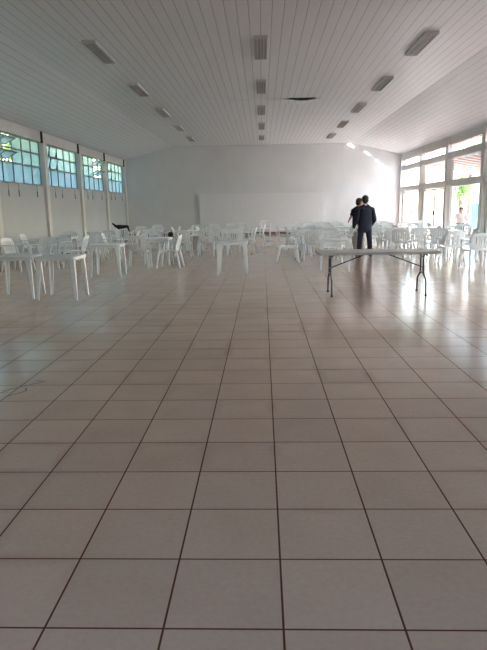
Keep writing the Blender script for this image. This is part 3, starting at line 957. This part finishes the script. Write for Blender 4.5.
# roof of the hall itself keeps the sky off the planks
bm = newbm()
for s in (-1, 1):
    vs = [bm.verts.new(p) for p in ((s * 8.2, Y0 - .5, 4.60), (0, Y0 - .5, 5.6), (0, Y1 + .6, 5.6), (s * 8.2, Y1 + .6, 4.60),
                                    (s * 8.2, Y0 - .5, 4.66), (0, Y0 - .5, 5.66), (0, Y1 + .6, 5.66), (s * 8.2, Y1 + .6, 4.66))]
    for f in ((0, 3, 2, 1), (4, 5, 6, 7), (0, 1, 5, 4), (1, 2, 6, 5), (2, 3, 7, 6), (3, 0, 4, 7)): bm.faces.new([vs[i] for i in f])
st(obj('hall_roof', bm, M['rooftile']), 'tiled roof covering the hall', 'roof')

def tree(name, loc, rad, h, n, m, label, leaf=.16, trunk=True, seed=0):
    rnd = random.Random(seed)
    r = empty(name, loc); tag(r, label, 'tree')
    bm = newbm()
    blobs = [(Vector((rnd.uniform(-.55, .55) * rad[0], rnd.uniform(-.55, .55) * rad[1], h + rnd.uniform(-.6, .6) * rad[2])), rnd.uniform(.4, .62)) for _ in range(9)]
    for _ in range(n):
        c, s = rnd.choice(blobs)
        d = Vector((rnd.gauss(0, 1), rnd.gauss(0, 1), rnd.gauss(0, 1))).normalized() * (rnd.random() ** .4) * s
        p = c + Vector((d.x * rad[0], d.y * rad[1], d.z * rad[2]))
        if p.z < .05: continue
        e = Euler((rnd.uniform(0, 6.3), rnd.uniform(0, 6.3), rnd.uniform(0, 6.3)))
        vs = []
        for q in ((-.5, 0, 0), (0, -.28, .05), (.5, 0, 0), (0, .28, .05)):
            v = Vector(q) * leaf * rnd.uniform(.7, 1.3); v.rotate(e); vs.append(bm.verts.new(p + v))
        bm.faces.new(vs)
    me = bpy.data.meshes.new('crown'); bm.to_mesh(me); bm.free(); me.materials.append(m)
    o = bpy.data.objects.new('crown', me); COL.objects.link(o); o.parent = r
    if trunk:
        bm = newbm()
        sweep(bm, [(0, 0, 0), (.04, .03, h * .5), (-.03, .02, h * .9)], [(.22, .22), (.17, .17), (.09, .09)], 8, power=1, up=Vector((0, 1, 0)))
        for k in range(4):
            b_ = blobs[k][0]
            sweep(bm, [(.0, .02, h * .55), tuple(b_)], [(.09, .09), (.03, .03)], 6, power=1, up=Vector((0, 1, 0)))
        obj('trunk', bm, M['bark'], r, True)
    return r
tree('tree', (-11.0, 19.5, -.1), (2.4, 2.6, 1.7), 4.2, 2600, M['leaf'], 'leafy green tree outside the nearest left window', .22, seed=1)
tree('tree', (-11.6, 28.0, -.1), (2.2, 2.8, 1.6), 4.4, 2400, M['leaf_pale'], 'pale green tree outside the third left window', .22, seed=2)
tree('tree', (12.05, 37.5, -.03), (.75, .9, .9), 2.3, 900, M['leaf'], 'green shrub tree on the patio behind the seated person', .16, seed=3)
tree('tree', (13.4, 40.0, -.03), (2.6, 2.6, 1.3), 5.4, 1000, M['leaf_pale'], 'tall tree beyond the porch seen through the clerestory', .26, seed=4)

# turquoise cabinet beyond the porch
bn = empty('outdoor_cabinet', (10.97, 31.6, -.03)); tag(bn, 'tall turquoise cabinet standing on the patio right of the seated person', 'cabinet')
bm = newbm(); box(bm, -.25, .25, -.2, .2, .08, 1.5); bevel(bm, .012, 2); obj('cabinet_body', bm, M['blue_bin'], bn)
bm = newbm(); box(bm, -.225, .225, -.222, -.2, .75, 1.47); bevel(bm, .006, 1); d1 = obj('cabinet_door', bm, M['blue_bin'], bn)
bm = newbm(); sweep(bm, [(.17, -.222, 1.0), (.17, -.25, 1.0), (.17, -.25, 1.14), (.17, -.222, 1.14)], (.016, .016), 8, up=Vector((1, 0, 0))); obj('handle', bm, M['dark'], d1)
bm = newbm(); box(bm, -.225, .225, -.222, -.2, .11, .72); bevel(bm, .006, 1); obj('cabinet_drawer', bm, M['blue_bin'], bn)
for sx in (-1, 1):
    for sy in (-1, 1):
        obj('foot', box_bm(sx * .21 - .03, sx * .21 + .03, sy * .16 - .03, sy * .16 + .03, 0, .08), M['dark'], bn)
pl = empty('lamp_post', (10.13, 32.2, -.03)); tag(pl, 'thin dark post standing on the patio behind the seated person', 'post')
bm = newbm(); lathe(bm, [(.09, 0), (.09, .03), (.04, .05), (.035, 2.4), (.05, 2.42), (.05, 2.5)], 12); obj('shaft', bm, M['steel'], pl, True)

# ------------------------------------------------------------------ light
W = bpy.data.worlds.new('World'); sc.world = W; W.use_nodes = True
nt = W.node_tree
bgn = nt.nodes['Background']
sky = nt.nodes.new('ShaderNodeTexSky'); sky.sky_type = 'NISHITA'; sky.sun_disc = False
sky.sun_elevation = R(48); sky.sun_rotation = R(60); sky.air_density = 1.2; sky.dust_density = 1.8
nt.links.new(sky.outputs[0], bgn.inputs['Color'])
SKY, SUN, EXPO = .86, 11.5, 1.6
bgn.inputs['Strength'].default_value = SKY
def light(name, typ, loc, energy, color=(1, 1, 1)):
    l = bpy.data.lights.new(name, typ); l.energy = energy; l.color = color
    o = bpy.data.objects.new(name, l); o.location = loc; COL.objects.link(o); return o
s = light('sun', 'SUN', (30, 40, 40), SUN, (1, .96, .95)); s.data.angle = R(.6)
sd = Vector((-.13, -.55, -.80)); s.rotation_euler = sd.to_track_quat('-Z', 'Y').to_euler()
# spots stand in for sun glints; the wide one is added end-wall fill
G = Vector((8.35, 32.25, 1.95))
for tx, tz, ang, e, soft in ((4.66, 4.68, 2.2, 6500, .01), (5.63, 4.19, 1.8, 3000, .01), (6.20, 3.74, 1.9, 1400, .01), (6.43, 3.54, 1.9, 800, .01), (6.64, 3.36, 1.9, 500, .01), (4.6, 3.1, 60, 120, .35)):
    o = light('glint_and_fill_spot', 'SPOT', G, e, (1, .98, .94)); o.data.spot_size = R(ang); o.data.spot_blend = .6; o.data.shadow_soft_size = soft
    o.rotation_euler = (Vector((tx, Y1, tz)) - G).to_track_quat('-Z', 'Y').to_euler()
# sky portals (emit nothing, only guide sampling)
for x, rz in ((7.70, 1), (-7.72, -1)):
    l = bpy.data.lights.new('sky_portal', 'AREA'); l.shape = 'RECTANGLE'; l.size = 3.9 if rz > 0 else 1.5; l.size_y = 24.6
    if rz > 0: z = 1.95
    else: z = 3.05
    l.cycles.is_portal = True
    o = bpy.data.objects.new('sky_portal', l); o.location = (x, 20.9, z); COL.objects.link(o)
    o.rotation_euler = (Vector((-rz, 0, 0))).to_track_quat('-Z', 'Y').to_euler()

# ------------------------------------------------------------------ camera
cam = bpy.data.cameras.new('camera')
co = bpy.data.objects.new('camera', cam); COL.objects.link(co)
F = 596.13
cam.sensor_fit = 'VERTICAL'; cam.sensor_height = 36; cam.lens = F / 650 * 36
rm = Matrix.Rotation(R(1.968), 4, 'Z') @ Matrix.Rotation(R(90 - 11.172), 4, 'X') @ Matrix.Rotation(R(-.997), 4, 'Z')
co.matrix_world = Matrix.Translation((0, 0, 1.4745)) @ rm
cam.clip_start = .05; cam.clip_end = 300
sc.camera = co
sc.cycles.caustics_reflective = False
sc.cycles.caustics_refractive = False
sc.cycles.sample_clamp_indirect = 6
sc.view_settings.view_transform = 'Standard'
sc.view_settings.look = 'None'
sc.view_settings.gamma = 1
sc.view_settings.use_curve_mapping = False
sc.view_settings.exposure = EXPO
